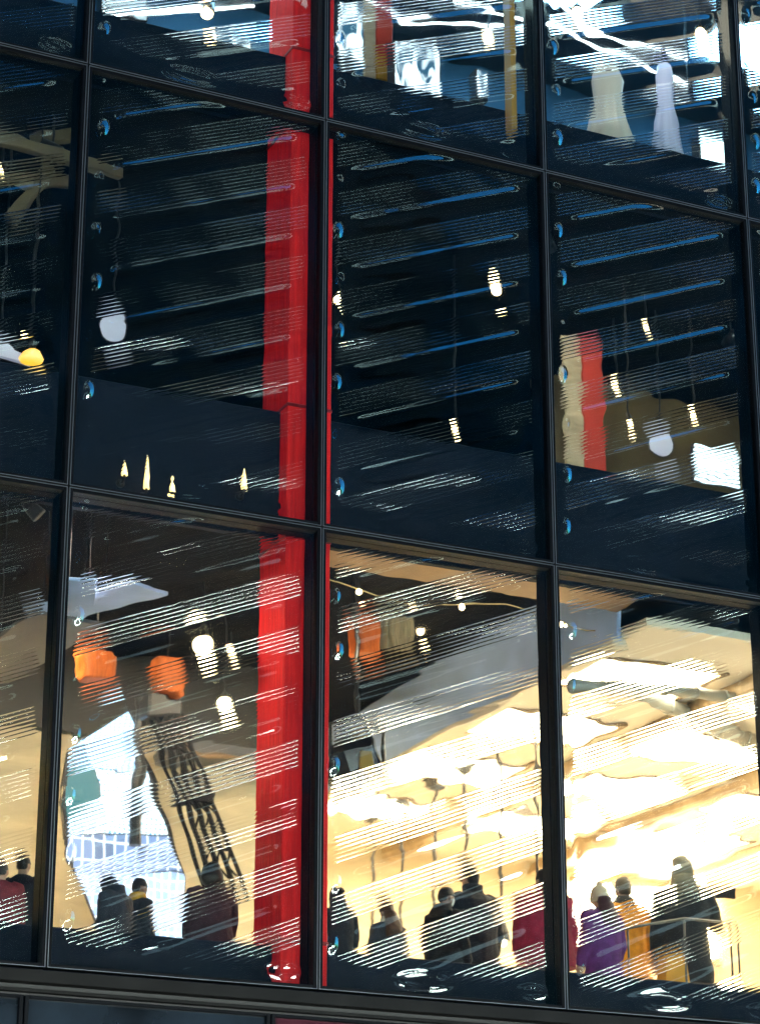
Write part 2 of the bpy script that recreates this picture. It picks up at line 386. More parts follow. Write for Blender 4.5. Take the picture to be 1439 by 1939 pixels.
# ------------------------------------------------------------------ lamps
def emat(name, c, s): return mat(name, (.8, .8, .8), .4, emit=c, strength=s)
WARM = emat('warm_bulb', (1, .70, .36), 26); WARMB = emat('warm_globe', (1, .74, .42), 34); WARMS = emat('warm_small_bulb', (1, .72, .38), 22)
COOL = emat('cool_light', (.72, .92, 1), 6); PANELM = emat('warm_light_panel', (1, .82, .56), 23)
HOUS = mat('lamp_housing', (.02, .02, .022), .4)
def pendant_lamp(p, drop_top, r, m, lab, grp=None, name='globe_lamp'):
    t = empty(name, p, lab, 'lamp', grp)
    MB().ball((0, 0, 0), (r, r, r*1.15)).build('bulb', m, t, True)
    MB().loft([(r*.9, 0, 0, r*.75, r*.75), (r*1.5, 0, 0, r*.5, r*.5), (r*2.0, 0, 0, r*.2, r*.2)], 16).build('cap', HOUS, t, True)
    MB().tube([(0, 0, r*1.95), (.004, 0, (r*1.95+drop_top-p[2])/2), (0, 0, drop_top-p[2])], .006, 6).build('cord', HOUS, t)
    return t
def spotlight(p, ceil_z, lab, m=WARMS, r=.045, grp='spotlights of the middle storey', aim=(-.35, -.6, -.7)):
    t = empty('spotlight', p, lab, 'spotlight', grp)
    d = Vector(aim).normalized(); e = d*.10
    MB().tube([tuple(-e), tuple(e*.9)], [r*.8, r*1.1], 14).build('housing', HOUS, t, True)
    MB().tube([tuple(e*.91), tuple(e*1.0)], [r*.95, r*.9], 14).build('lens', m, t)
    MB().tube([(0, 0, r*.8), (0, 0, ceil_z-p[2])], .008, 6).build('stem', HOUS, t)
    return t
pendant_lamp(at(385, 1222, 2.6), 3.45, .07, WARMB, 'brightest warm globe lamp hanging above the lattice tower', 'warm globe lamps of the lit storey')
pendant_lamp(at(425, 1335, 2.6), 3.45, .055, WARMB, 'warm globe lamp hanging lower, beside the red column', 'warm globe lamps of the lit storey')
pendant_lamp(at(437, 1235, 3.6), 3.45, .028, WARMS, 'small warm lamp hanging between bright globe and red column', 'warm globe lamps of the lit storey')
pendant_lamp(at(668, 1215, 2.6), 3.45, .028, WARM, 'small warm lamp hanging just right of the red column', 'warm globe lamps of the lit storey')
pendant_lamp(at(795, 1195, 2.9), 3.45, .03, WARM, 'warm lamp hanging in front of the maroon panel', 'warm globe lamps of the lit storey')
for (px, py, Y, lab) in ((940, 542, 1.6, 'brightest spotlight of the middle storey, in the darkest window'), 
        (1222, 612, 1.7, 'spotlight above the small red strip'), (1166, 725, 2.2, 'spotlight close beside the small red strip'), (1190, 795, 1.6, 'low spotlight right of the red strip'),
        (1312, 780, 1.8, 'warm spotlight above the white blind panel'), (862, 805, 1.7, 'low spotlight at the edge of the dark spandrel'),
        (640, 560, 1.6, 'spotlight directly beside the long red column'), (6, 318, 1.5, 'spotlight among the pale crossed beams'), (58, 660, 2.0, 'spotlight above the yellow lamp')):
    p = at(px, py, Y); spotlight(p, 6.14, lab, r=.042 if 'bright' in lab else .026)
# wash lights added to brighten the column, plywood wall, banners and dresses
def wash(p, aim, lab, energy, color=(1, .85, .75), size=70, name='added_wash_light', ceil=None):
    t = empty(name, p, lab, 'spotlight', 'added black wash lights on ceiling stems')
    d = (Vector(aim)-Vector(tuple(p))).normalized()
    MB().tube([tuple(-d*.09), tuple(d*.05)], [.035, .05], 14).build('housing', HOUS, t, True)
    MB().tube([(0, 0, .03), (0, 0, ceil-p[2])], .008, 6).build('stem', HOUS, t)
    l = bpy.data.lights.new('beam', 'SPOT'); l.energy = energy; l.color = color; l.spot_size = math.radians(size); l.spot_blend = .6; l.shadow_soft_size = .04
    o = bpy.data.objects.new('beam', l); COL.objects.link(o); o.parent = t; o.location = d*.06
    o.rotation_euler = d.to_track_quat('-Z', 'Y').to_euler()
wash((.1, 1.0, 5.9), (1.58, .45, 4.7), 'added wash light in the dark middle storey aimed at the red column', 260, (1, .75, .6), ceil=6.14)
wash((.1, 1.0, 3.2), (1.58, .45, 1.6), 'added wash light above the lattice tower aimed at the red column', 170, (1, .75, .6), ceil=3.45)
wash((.2, 1.0, 9.2), (1.58, .45, 7.6), 'added wash light in the top storey aimed at the red column', 160, ceil=9.56)

for i, (x, lab) in enumerate(((-1.2, 'added wash light at far left aimed at the plywood wall'), (.7, 'added wash light over the white screen aimed at the plywood wall'), (2.6, 'added wash light near the red column aimed at the plywood wall'))):
    wash((x, 2.2, 3.3), (x+.4, 4.6, .9), lab, 560, (1, .80, .54), 110, ceil=3.45)
wash((4.0, .9, 5.95), (5.4, 2.2, 4.9), 'added wash light aimed at the small red strip and cream board', 60, (1, .8, .5), 80, ceil=6.14)
wash((6.2, 1.8, 5.95), (6.6, 3.4, 5.2), 'added wash light aimed at the ochre partition', 16, (1, .8, .5), 110, ceil=6.14)

wash((2.6, 1.4, 2.95), (3.7, 2.8, 3.25), 'added wash light aimed at the striped lantern and hanging banners', 60, (1, .8, .55), 80, ceil=3.45)
wash((4.3, .7, 9.2), (5.0, 1.1, 7.4), 'added wash light aimed at the cream dress', 60, (.95, .95, 1), 60, ceil=9.56)
wash((5.3, .6, 9.2), (5.4, 1.2, 7.6), 'added wash light aimed at the lilac dress', 60, (.9, .95, 1), 60, ceil=9.56)
# festoon string across the high ceiling
pts = []
for i in range(40):
    t = i/39; x = 2.1+t*4.6; pts.append((x, .95+.25*t, 3.02-.10*math.sin(t*math.pi*3)**2 + .12*t))
fst = empty('festoon_string', pts[0], 'thin sagging string of small bulbs under the high ceiling', 'string light')
P0 = Vector(pts[0])
MB().tube([tuple(Vector(p)-P0) for p in pts], .005, 6).build('wire', mat('brass_wire', (.35, .24, .1), .4, .6), fst)
for i in range(3, 40, 7): MB().ball(tuple(Vector(pts[i])-P0-Vector((0, 0, .02))), .02, 10, 8).build('bulb', WARM, fst, True)

# ------------------------------------------------------------------ bright room, storey one right
n = 0
where = ['nearest the glass', 'second from the glass', 'third from the glass', 'fourth from the glass', 'farthest from the glass']
for j, xx in enumerate((5.0, 6.6, 8.2, 9.8)):
    rowname = ['beside the blue grey fascia', 'over the purple coat', 'over the hooded figure', 'at the far right'][j]
    for i in range(4):
        y = 1.55+i*1.5
        t = empty('ceiling_light', (xx, y, 2.835), 'flat warm ceiling light %s, in the row %s' % (where[i], rowname), 'ceiling light', 'flat ceiling lights of the bright room'); t['kind'] = 'thing'
        MB().box((-.55, -.36, -.008), (.55, .36, -.002)).build('diffuser', PANELM, t)
        MB().box((-.6, -.41, -.02), (-.553, .41, 0), .004).box((.553, -.41, -.02), (.6, .41, 0), .004).box((-.552, -.41, -.019), (.552, -.363, 0), .004).box((-.552, .363, -.019), (.552, .41, 0), .004).build('frame', mat('brown_frame', (.25, .16, .08), .5), t)
BEAMM = mat('pale_oak_beam', (.5, .36, .2), .5, noise=.25, nscale=3, stretch=(1, 6, 1))
for i, x in enumerate((5.8, 7.4, 9.0, 10.6)):
    tag(MB().box((x-.045, .8, 2.72), (x+.045, 7.55, 2.835), .006).build('ceiling_beam', BEAMM), 'pale oak ceiling beam ' + ['next to the pendant cords', 'over the yellow jacket', 'behind the hooded figure', 'at the far end of the bright room'][i], 'beam', 'oak beams of the bright room', 'thing')
# glaring wall panel behind the hooded figure
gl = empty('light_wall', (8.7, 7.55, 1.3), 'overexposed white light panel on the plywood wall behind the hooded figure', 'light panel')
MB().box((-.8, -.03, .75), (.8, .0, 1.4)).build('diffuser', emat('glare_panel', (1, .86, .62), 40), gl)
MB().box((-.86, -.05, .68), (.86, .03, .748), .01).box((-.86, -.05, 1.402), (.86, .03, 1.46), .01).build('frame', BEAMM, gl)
# pendant cords in a row
CORD = mat('black_cord', (.02, .018, .016), .5)
for i, (px, py) in enumerate(((945, 1420), (880, 1455), (820, 1490), (760, 1525), (705, 1555), (1012, 1380))):
    p = atz(px, py, 2.80)
    t = empty('pendant_light', (p[0], p[1], 2.835), 'thin black pendant cord with ceiling rose, ' + ['second in its row from the glass', 'third in its row from the glass', 'fourth in its row from the glass', 'fifth in its row from the glass', 'farthest in its row from the glass', 'first in its row, nearest the glass'][i], 'pendant light', 'row of pendant cords in the bright room')
    MB().loft([(-.05, 0, 0, .012, .012), (-.045, 0, 0, .055, .055), (-.02, 0, 0, .09, .09), (0, 0, 0, .095, .095)], 18).build('ceiling_rose', HOUS, t, True)
    MB().tube([(0, 0, -.045), (.008, 0, -.5), (-.006, 0, -1.0), (0, 0, -1.42)], .014, 6).build('cord', CORD, t)
    MB().loft([(-1.62, 0, 0, .06, .06), (-1.55, 0, 0, .055, .055), (-1.45, 0, 0, .02, .02), (-1.42, 0, 0, .014, .014)], 16).build('shade', HOUS, t, True)
    MB().ball((0, 0, -1.63), .035, 12, 8).build('bulb', emat('pendant_bulb', (1, .8, .5), 8), t, True)
# stuff near the window top in the right pane
t = empty('amber_lamp', at(1212, 1236, 1.2), 'amber dome shade hanging among grey ducts near the ceiling', 'lamp')
MB().loft([(-.02, 0, 0, .16, .16), (.03, 0, 0, .15, .15), (.07, 0, 0, .11, .11), (.10, 0, 0, .04, .04)], 20).build('lamp_shade', mat('amber_glass', (.6, .36, .05), .3, emit=(.9, .45, .06), strength=.55), t, True)
MB().tube([(0, 0, .1), (0, 0, .2)], .008, 6).build('stem', HOUS, t)
DUCT = mat('galvanised_duct', (.34, .34, .30), .4, .2, noise=.15, nscale=4)
for i, (a, b, r, lab) in enumerate((((1160, 1262, 1.5), (1440, 1190, 2.6), .06, 'grey ventilation duct behind the amber dome lamp'), ((1080, 1300, 1.0), (1420, 1246, 1.4), .045, 'thinner grey duct under the amber dome lamp'))):
    A, B = at(*a), at(*b); A = Vector(tuple(A)); B = Vector(tuple(B)); A.z = min(A.z, 2.74 if A.x > 4.3 else 3.3); B.z = min(B.z, 2.74); Mi = (A+B)/2 + Vector((0, 0, .03))
    d = empty('duct', A, lab, 'duct'); MB().tube([(0, 0, 0), tuple(Mi-A), tuple(B-A)], r, 14).build('pipe', DUCT, d, True)
    m = MB()
    for k in range(1, 6):
        q = (B-A)*(k/6) + Vector((0, 0, .03*min(k, 6-k)/3)); dd = (B-A).normalized()*.012; m.tube([tuple(q-dd), tuple(q+dd)], r*1.12, 14)
    m.build('collar', DUCT, d, True)
# glass railing
rl = empty('glass_railing', (4.35, .82, 0), 'slender metal railing standing in front of the hooded figure', 'railing')
RAILM = mat('brushed_steel', (.16, .15, .13), .4, .6)
MB().tube([(.0, 0, .74), (.55, 0, .865), (.98, .03, .87)], .010, 8).build('handrail', RAILM, rl, True)
for x, z in ((.09, .76), (.93, .87), (.99, .87), (.55, .865)): MB().tube([(x, .01, 0), (x, .01, z-.012)], .008, 8).build('post', RAILM, rl, True)

# ------------------------------------------------------------------ left part of storey one: dark ceiling with hanging things
ORANGE = mat('orange_fabric', (.48, .10, .01), .6, noise=.35, nscale=10, stretch=(8, 1, .6), emit=(.8, .16, .01), strength=.06)
def lantern(c, w, h, d, lab, m=ORANGE):
    t = empty('orange_lantern', c, lab, 'lantern', 'orange lanterns under the dark ceiling')
    q = MB()
    n_ = 14
    ring = [(w/2*math.copysign(abs(math.cos(a))**.5, math.cos(a)), d/2*math.copysign(abs(math.sin(a))**.5, math.sin(a))) for a in [2*math.pi*k/28 for k in range(28)]]
    vs = []; fs = []
    zz = [-h/2, -h*.45, 0, h*.45, h/2]; sc = [.86, .98, 1, .98, .86]
    for z, s in zip(zz, sc): vs += [(x*s, y*s, z) for x, y in ring]
    for i in range(4):
        for k in range(28): fs.append((i*28+k, i*28+(k+1) % 28, (i+1)*28+(k+1) % 28, (i+1)*28+k))
    fs.append(tuple(range(27, -1, -1))); fs.append(tuple(4*28+k for k in range(28)))
    q.add(vs, fs).build('lamp_shade', m, t)
    MB().tube([(0, 0, h/2), (0, 0, 3.45-c[2])], .006, 6).build('cord', CORD, t)
    return t
lantern(at(182, 1264, 2.6), .27, .21, .22, 'orange box lantern hanging beside the white tilted screen')
lantern(at(318, 1282, 3.2), .24, .26, .2, 'dull orange lantern hanging above the lattice tower')
lantern(at(690, 1208, 2.4), .22, .30, .2, 'brightest orange striped lantern, right of the red column')
SLAT = mat('pale_slats', (.5, .42, .26), .5, noise=.5, nscale=12, stretch=(10, 1, .4))
MAR = mat('maroon_cloth', (.17, .03, .05), .7, noise=.3, nscale=6)
for nm, mm, a, b, Y, lab, cat in (('hanging_banner', SLAT, (722, 1165), (782, 1235), 2.7, 'pale slatted banner hanging next to the striped orange lantern', 'banner'),
        ('hanging_banner', MAR, (786, 1150), (832, 1205), 3.0, 'maroon cloth banner hanging behind a warm lamp', 'banner'),
        ('hanging_banner', SLAT, (842, 1165), (900, 1215), 3.2, 'faded slatted banner hanging closest to the blue grey fascia', 'banner')):
    A, B = at(*a, Y), at(*b, Y); t = empty(nm, A, lab, cat, 'banners under the dark ceiling')
    w = B[0]-A[0]; h = A[2]-B[2]; nn = 24; vs = []; fs = []
    for k in range(nn+1):
        for z in (0, -h):
            vs += [(w*k/nn, .02*math.sin(k*1.3), z), (w*k/nn, .02*math.sin(k*1.3)+.008, z)]
    for k in range(nn):
        o = k*4; fs += [(o, o+2, o+6, o+4), (o+1, o+5, o+7, o+3), (o, o+4, o+5, o+1), (o+2, o+3, o+7, o+6)]
    fs += [(0, 1, 3, 2), (nn*4, nn*4+2, nn*4+3, nn*4+1)]
    MB().add(vs, fs).build('cloth', mm, t, False)
    MB().tube([(-.02, .004, .01), (w+.02, .004, .01)], .01, 8).build('rod', HOUS, t)
    MB().tube([(w/2, .004, .01), (w/2, .004, 3.45-A[2])], .004, 6).build('cord', CORD, t)
# ceiling baffles, blue grey
for i, (a, Y, L, w, lab) in enumerate((((180, 1140), 1.3, 1.0, .35, 'pale blue ceiling baffle left of the orange lantern'), ((40, 1230), 1.6, 1.6, .5, 'grey angled ceiling baffle at the left edge'), ((150, 1120), .95, .5, .22, 'small grey ceiling baffle by the mullion'))):
    p = at(*a, Y); t = empty('ceiling_baffle', p, lab, 'baffle', 'ceiling baffles of the lit storey', rz=.5-i*.4)
    MB().box((-w/2, -L/2, -.012), (w/2, L/2, .012), .004).build('panel', PALEB if i != 1 else MIDG, t)
    for sx in (-1, 1): MB().tube([(sx*w*.3, 0, .012), (sx*w*.3, 0, 3.45-p[2])], .004, 6).build('hanger', HOUS, t)
# dark duct line and pipe below the high ceiling
p0, p1 = at(355, 1425, 3.9), at(500, 1445, 3.9)
t = empty('ceiling_pipe', p0, 'brown pipe running along the top of the plywood wall', 'pipe')
MB().tube([(-.1, 0, .22), (0, 0, .06), (.12, 0, 0), tuple(p1-p0)], .02, 8).build('pipe', mat('brown_pipe', (.2, .12, .06), .4), t, True)
MB().box((-.05, .2, .04), (1.2, .6, .16), .01).build('cover', MIDG, t)
# stage light: hexagonal dark lamp head
c = at(676, 1440, 2.0); t = empty('stage_light', c, 'big dark stage light with angular head beside the red column', 'stage light', sc=1.25)
d = Vector((.75, -.5, .25)).normalized()
MB().tube([tuple(-d*.2), tuple(-d*.05), tuple(d*.12)], [.09, .15, .12], 6).build('housing', HOUS, t)
MB().tube([tuple(d*.121), tuple(d*.128)], [.10, .10], 12).build('lens', mat('dark_lens', (.02, .03, .05), .08), t)
MB().tube([(-.17, 0, 0), (-.17, 0, .2), (0, 0, .26), (.17, 0, .2), (.17, 0, 0)], .012, 6).build('yoke', HOUS, t)
MB().tube([(0, 0, .26), (0, 0, (3.45-c[2])/1.25)], .015, 8).build('stem', HOUS, t)
MB().box((-.05, -.16, -.1), (.03, -.14, .02), .004).build('badge', WARMS if False else mat('brass_badge', (.6, .4, .12), .3, .8), t)

# ------------------------------------------------------------------ tilted screen and lattice tower
def pic(name, c, s):
    return mat(name, (.03, .03, .03), .3, emit=c, strength=s)
def screen_mat(name, base, grid, sx, sz, s, gw=.16):
    m = bpy.data.materials.new(name); m.use_nodes = True; n = m.node_tree; p = n.nodes['Principled BSDF']
    tc = n.nodes.new('ShaderNodeTexCoord'); br = n.nodes.new('ShaderNodeTexBrick'); br.offset = 0; br.inputs['Scale'].default_value = 1
    br.inputs['Brick Width'].default_value = sx; br.inputs['Row Height'].default_value = sz; br.inputs['Mortar Size'].default_value = gw*min(sx, sz); br.inputs['Mortar Smooth'].default_value = .2
    mp = n.nodes.new('ShaderNodeMapping'); mp.inputs['Rotation'].default_value = (math.radians(90), 0, 0)
    br.inputs['Color1'].default_value = base; br.inputs['Color2'].default_value = tuple(c*.55 for c in base[:3]) + (1,); br.inputs['Mortar'].default_value = grid
    n.links.new(tc.outputs['Object'], mp.inputs[0]); n.links.new(mp.outputs[0], br.inputs['Vector'])
    n.links.new(br.outputs[0], p.inputs['Emission Color']); p.inputs['Emission Strength'].default_value = s; p.inputs['Base Color'].default_value = (.05, .05, .05, 1); p.inputs['Roughness'].default_value = .3
    return m
YS = 3.6
def P2(px, py, Y=YS): return at(px, py, Y)
org = P2(240, 1560); sc_ = empty('tilted_screen', org, 'tilted glowing blue white screen showing a gridded building facade', 'screen')
def slab(poly, m, name, dy, th=.03, parent=sc_):
    q = [P2(*p)-org for p in poly]; nn = len(q)
    vs = [(a[0], dy, a[2]) for a in q] + [(a[0], dy+th, a[2]) for a in q]
    fs = [tuple(range(nn)), tuple(range(2*nn-1, nn-1, -1))] + [(k, k+nn, (k+1) % nn+nn, (k+1) % nn) for k in range(nn)]
    return MB().add(vs, fs).build(name, m, parent)
slab([(240, 1335), (132, 1420), (118, 1500), (128, 1610), (165, 1690), (205, 1790), (352, 1790), (352, 1660), (322, 1560), (262, 1385)], HOUS, 'casing', .012, .06)
slab([(240, 1340), (137, 1420), (135, 1455), (272, 1455), (258, 1385)], screen_mat('picture_top', (.9, .97, 1, 1), (.30, .62, 1, 1), .04, .034, 2.8, .22), 'picture_top', 0)
slab([(135, 1458), (122, 1500), (130, 1548), (190, 1505), (178, 1458)], pic('picture_teal', (.03, .30, .34), .9), 'picture_corner', 0)
slab([(181, 1458), (193, 1505), (131, 1550), (130, 1578), (318, 1578), (272, 1458)], screen_mat('picture_mid', (.10, .40, .75, 1), (.95, 1, 1, 1), .036, .032, 2.6, .30), 'picture_middle', 0)
slab([(130, 1581), (131, 1606), (145, 1650), (345, 1650), (319, 1581)], screen_mat('picture_low', (.22, .32, .55, 1), (.95, .98, 1, 1), .085, .15, 1.9, .10), 'picture_lower', 0)
slab([(146, 1653), (165, 1690), (203, 1785), (349, 1785), (349, 1660), (346, 1653)], screen_mat('picture_base', (.5, .68, .95, 1), (1, 1, 1, 1), .06, .08, 2.4, .1), 'picture_base', 0)
tag(MB().tube([tuple(P2(268, 1325, 3.45)), tuple(P2(262, 1480, 3.45)), tuple(P2(255, 1600, 3.45))], .045, 10).build('dark_post', HOUS), 'dark post standing in front of the tilted white screen', 'post')
# lattice tower, leaning
A0, A1 = Vector(tuple(P2(312, 1330, 3.2))), Vector(tuple(P2(440, 1700, 3.2)))
tw = empty('lattice_tower', A1, 'leaning black lattice steel tower between the white screen and red column', 'tower')
STEEL = mat('black_steel', (.006, .005, .005), .6, spec=.15)
ax = (A0-A1); side = Vector((1, 0, 0)); wd = .14
ch = []
for sx in (-1.5, -.5, .5, 1.5):
    for sy in (0, .16):
        a = side*sx*wd*.62+Vector((0, sy, 0)); ch.append((a, a*0.75+ax))
for k, (a, b) in enumerate(ch): MB().tube([tuple(a), tuple(b)], .017, 6).build('chord', STEEL, tw)
m = MB(); N = 12
for i in range(N):
    for k in range(0, 6, 2):
        a0, b0 = ch[k]; a1, b1 = ch[k+2]
        t0, t1 = i/N, (i+1)/N
        l = lambda q, t: q[0]+(q[1]-q[0])*t
        if i % 2 == 0: m.tube([tuple(l((a0, b0), t0)), tuple(l((a1, b1), t1))], .009, 5)
        else: m.tube([tuple(l((a1, b1), t0)), tuple(l((a0, b0), t1))], .009, 5)
        if i % 3 == 0: m.tube([tuple(l((a0, b0), t0)), tuple(l((a1, b1), t0))], .014, 5)
m.build('bracing', STEEL, tw)
MB().box(tuple(ax*.52+Vector((-.14, -.02, -.05))), tuple(ax*.52+Vector((.14, .2, .05))), .01).build('platform', STEEL, tw)
MB().box(tuple(ax*.97+Vector((-.16, -.03, -.08))), tuple(ax*.97+Vector((.12, .2, .10))), .02).build('motor_box', HOUS, tw)

# ------------------------------------------------------------------ middle storey
CREAMB = mat('cream_board', (.62, .5, .34), .6, noise=.3, nscale=4, stretch=(1, 1, 4))
REDB = mat('red_banner_cloth', (.62, .05, .03), .6, noise=.15, nscale=6)
YELB = mat('yellow_banner_cloth', (.75, .42, .03), .6)
def banner(px0, px1, px2, ytop, ybot, Y, ceil, lab, yellow=None):
    A = at(px0, ytop, Y); B = at(px1, ytop, Y); Cc = at(px2, ytop, Y); D = at(px1, ybot, Y)
    t = empty('standing_banner', (A[0], Y, D[2]), lab, 'banner', 'red and cream standing banners')
    h = A[2]-D[2]+.1; w1 = B[0]-A[0]; w2 = Cc[0]-B[0]
    MB().box((0, 0, 0), (w1-.002, .03, h), .006).build('cream_panel', CREAMB, t)
    MB().box((w1, -.012, .0 if not yellow else yellow), (w1+w2, .03, h), .006).build('red_panel', REDB, t)
    if yellow: MB().box((w1, -.012, 0), (w1+w2+.02, .03, yellow-.003), .006).build('yellow_panel', YELB, t)
    MB().box((-.05, -.08, -(D[2]-ceil)), (w1+w2+.05, .12, -(D[2]-ceil)+.03), .006).build('base', HOUS, t)
    MB().box((w1-.02, .031, -(D[2]-ceil)+.03), (w1+.02, .06, h), .004).build('pole', HOUS, t)
    return t
banner(1066, 1100, 1138, 655, 905, 2.1, 3.7, 'small red strip and cream board standing in the dark middle storey')
banner(690, 712, 742, -20, 150, 1.6, 6.4, 'red banner with yellow foot and cream side in the top storey', .22)
# room divider, warm lit wall strip and white blind panel
GOLDW = mat('ochre_wall', (.17, .12, .05), .7, noise=.45, nscale=2)
tag(MB().box((5.3, 3.4, 3.7), (9.5, 3.5, 6.13), .01).build('room_divider', GOLDW), 'ochre partition behind the small red strip in the middle storey', 'partition', kind='thing')
def strips(name, a, b, Y, n_, m, lab, cat):
    A = at(*a, Y); B = at(*b, Y); t = empty(name, (A[0], Y, B[2]), lab, cat)
    w = B[0]-A[0]; h = A[2]-B[2]
    MB().box((0, .02, 0), (w, .05, h), .004).build('backing', HOUS, t)
    q = MB()
    for k in range(n_): q.box((.01, .0, h*(k+.12)/n_), (w-.01, .018, h*(k+.62)/n_))
    q.build('light_slat', m, t); return t
strips('slatted_light', (1312, 838), (1402, 925), 1.5, 9, emat('slat_white', (.8, .95, 1), 2.2), 'white slatted light panel at the right end of the middle storey', 'light panel')
PURP = emat('violet_light', (.55, .5, .95), .28)
for px, py, Y, lab in ((1250, 840, 1.9, 'dim violet lamp disc above the slatted light'), (1222, 572, 2.2, 'dim violet lamp disc high above the red strip'), (215, 622, 1.7, 'dim violet lamp disc beside the blue end caps')):
    c = at(px, py, Y); t = empty('violet_lamp', c, lab, 'lamp', 'violet disc lamps')
    d = Vector((-.35, -.8, -.35)).normalized()
    MB().tube([tuple(d*.0), tuple(d*.02)], [.10, .10], 20).build('diffuser', PURP, t); MB().tube([tuple(-d*.06), tuple(-d*.002)], [.07, .11], 20).build('housing', HOUS, t, True)
    MB().tube([(0, 0, .05), (0, 0, 6.14-c[2])], .008, 6).build('stem', HOUS, t)
# crossed beams in the left pane
PB = mat('pale_timber', (.16, .12, .07), .5, noise=.2, nscale=4)
for i, (a, b, Y0, Y1, lab) in enumerate((((-40, 250), (230, 330), .8, 1.1, 'long pale timber beam crossing near the ceiling'), ((20, 420), (95, 318), 1.3, 1.2, 'short pale beam crossing under the long timber'), ((60, 270), (150, 215), 1.2, 1.0, 'pale beam rising to the mullion'), ((-20, 340), (140, 345), 1.0, 1.5, 'lowest pale beam of the crossing timbers'))):
    A, B = Vector(tuple(at(*a, Y0))), Vector(tuple(at(*b, Y1)))
    for q in (A, B): q.z = min(q.z, 6.06)
    dd = (B-A); L = dd.length
    o = MB().box((0, -.035, -.045), (L, .035, .045), .006).build('timber_beam', PB, None); o.location = A; o.rotation_euler = dd.to_track_quat('X', 'Z').to_euler()
    tag(o, lab, 'beam', 'crossed beams of the middle storey', 'thing')
t = empty('wedge_panel', at(30, 655, 1.3), 'white angled panel beside the yellow lamp', 'panel')
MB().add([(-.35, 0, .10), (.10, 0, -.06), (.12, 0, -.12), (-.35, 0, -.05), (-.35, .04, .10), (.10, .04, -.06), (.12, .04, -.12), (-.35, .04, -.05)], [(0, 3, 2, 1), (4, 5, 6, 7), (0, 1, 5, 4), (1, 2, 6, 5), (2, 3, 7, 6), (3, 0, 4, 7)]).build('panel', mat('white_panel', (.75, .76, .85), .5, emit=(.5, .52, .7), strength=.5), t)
MB().tube([(-.1, .02, .05), (-.1, .02, 6.14-at(30, 655, 1.3)[2])], .008, 6).build('stem', HOUS, t)
c = at(60, 672, 1.1); t = empty('yellow_lamp', c, 'small yellow pleated lamp hanging in the dark middle storey', 'lamp')
MB().loft([(-.05, 0, 0, .075, .075), (-.03, 0, 0, .085, .085), (.02, 0, 0, .06, .06), (.045, 0, 0, .03, .03)], 18).build('lamp_shade', emat('yellow_shade', (1, .52, .02), 1.6), t, True)
MB().tube([(0, 0, .045), (0, 0, 6.14-c[2])], .006, 6).build('cord', CORD, t)
GOLD = emat('gold_flame', (1, .68, .22), 2.2)
for i, (px, py, h, lab) in enumerate(((278, 925, .22, 'tallest gold flame light on the dark spandrel'), (326, 935, .12, 'short gold flame light next to the tallest one'), (462, 925, .14, 'gold flame light closest to the red column'), (236, 900, .09, 'tiny gold flame light farthest from the red column'))):
    b = at(px, py, .27); t = empty('wall_light', b, lab, 'lamp', 'gold flame lights mounted on the dark spandrel')
    MB().tube([(0, .079, -.03), (0, .03, -.035), (0, 0, -.02), (0, 0, .0)], .009, 8).tube([(0, .079, -.03), (0, .068, -.03)], .03, 14).build('bracket', HOUS, t, True)
    MB().loft([(0, 0, 0, .022, .022), (h*.35, 0, 0, .018, .018), (h, 0, 0, .003, .003)], 14).build('lamp_shade', GOLD, t, True)

# ------------------------------------------------------------------ top storey
def display_mat(name, c, s):
    m = bpy.data.materials.new(name); m.use_nodes = True; n = m.node_tree; p = n.nodes['Principled BSDF']; p.inputs['Base Color'].default_value = (.03, .03, .03, 1)
    tc = n.nodes.new('ShaderNodeTexCoord'); mp = n.nodes.new('ShaderNodeMapping'); mp.inputs['Scale'].default_value = (9, 9, 4)
    t = n.nodes.new('ShaderNodeTexNoise'); t.inputs['Scale'].default_value = 1.0; t.inputs['Detail'].default_value = 3; t.inputs['Distortion'].default_value = 1.2
    r = n.nodes.new('ShaderNodeValToRGB'); r.color_ramp.elements[0].position = .40; r.color_ramp.elements[0].color = (.01, .05, .09, 1); r.color_ramp.elements[1].position = .56; r.color_ramp.elements[1].color = tuple(c) + (1,)
    n.links.new(tc.outputs['Object'], mp.inputs[0]); n.links.new(mp.outputs[0], t.inputs['Vector']); n.links.new(t.outputs[0], r.inputs[0]); n.links.new(r.outputs[0], p.inputs['Emission Color'])
    p.inputs['Emission Strength'].default_value = s; return m
BRIGHT = display_mat('white_display', (.80, .94, 1), 3.0)
def lightbox(a, b, Y, lab, m=BRIGHT, depth=.12):
    A = at(*a, Y); B = at(*b, Y); t = empty('light_box', (A[0], Y, B[2]), lab, 'light box', 'white light boxes of the top storey')
    w = B[0]-A[0]; h = A[2]-B[2]
    MB().box((.015, -.004, .015), (w-.015, .0, h-.015)).build('screen', m, t)
    MB().box((0, .002, 0), (w, depth, h), .006).build('casing', HOUS, t)
    MB().box((w*.3, .02, -(B[2]-6.4)), (w*.7, depth-.02, -.002), .004).build('stand', HOUS, t)
    return t
lightbox((290, 70), (362, 185), 1.0, 'white light box in the top left window, farther from the red column')
lightbox((400, 60), (476, 165), 1.2, 'white light box close to the left of the red column')
lightbox((640, 0), (690, 120), 1.9, 'white light box between the red column and the red banner')
lightbox((745, 75), (835, 190), 1.3, 'brightest white light box right of the red and yellow banner')
lightbox((1322, 255), (1375, 330), 1.1, 'cyan white light box at the far right of the top storey', emat('cyan_display', (.7, .97, 1), 3.0))
lightbox((900, 130), (925, 190), 1.8, 'narrow white light box in the middle of the top row')
lightbox((195, -60), (280, 40), 2.0, 'dim white light box near the top left mullion', emat('dim_display', (.55, .8, .95), .7))
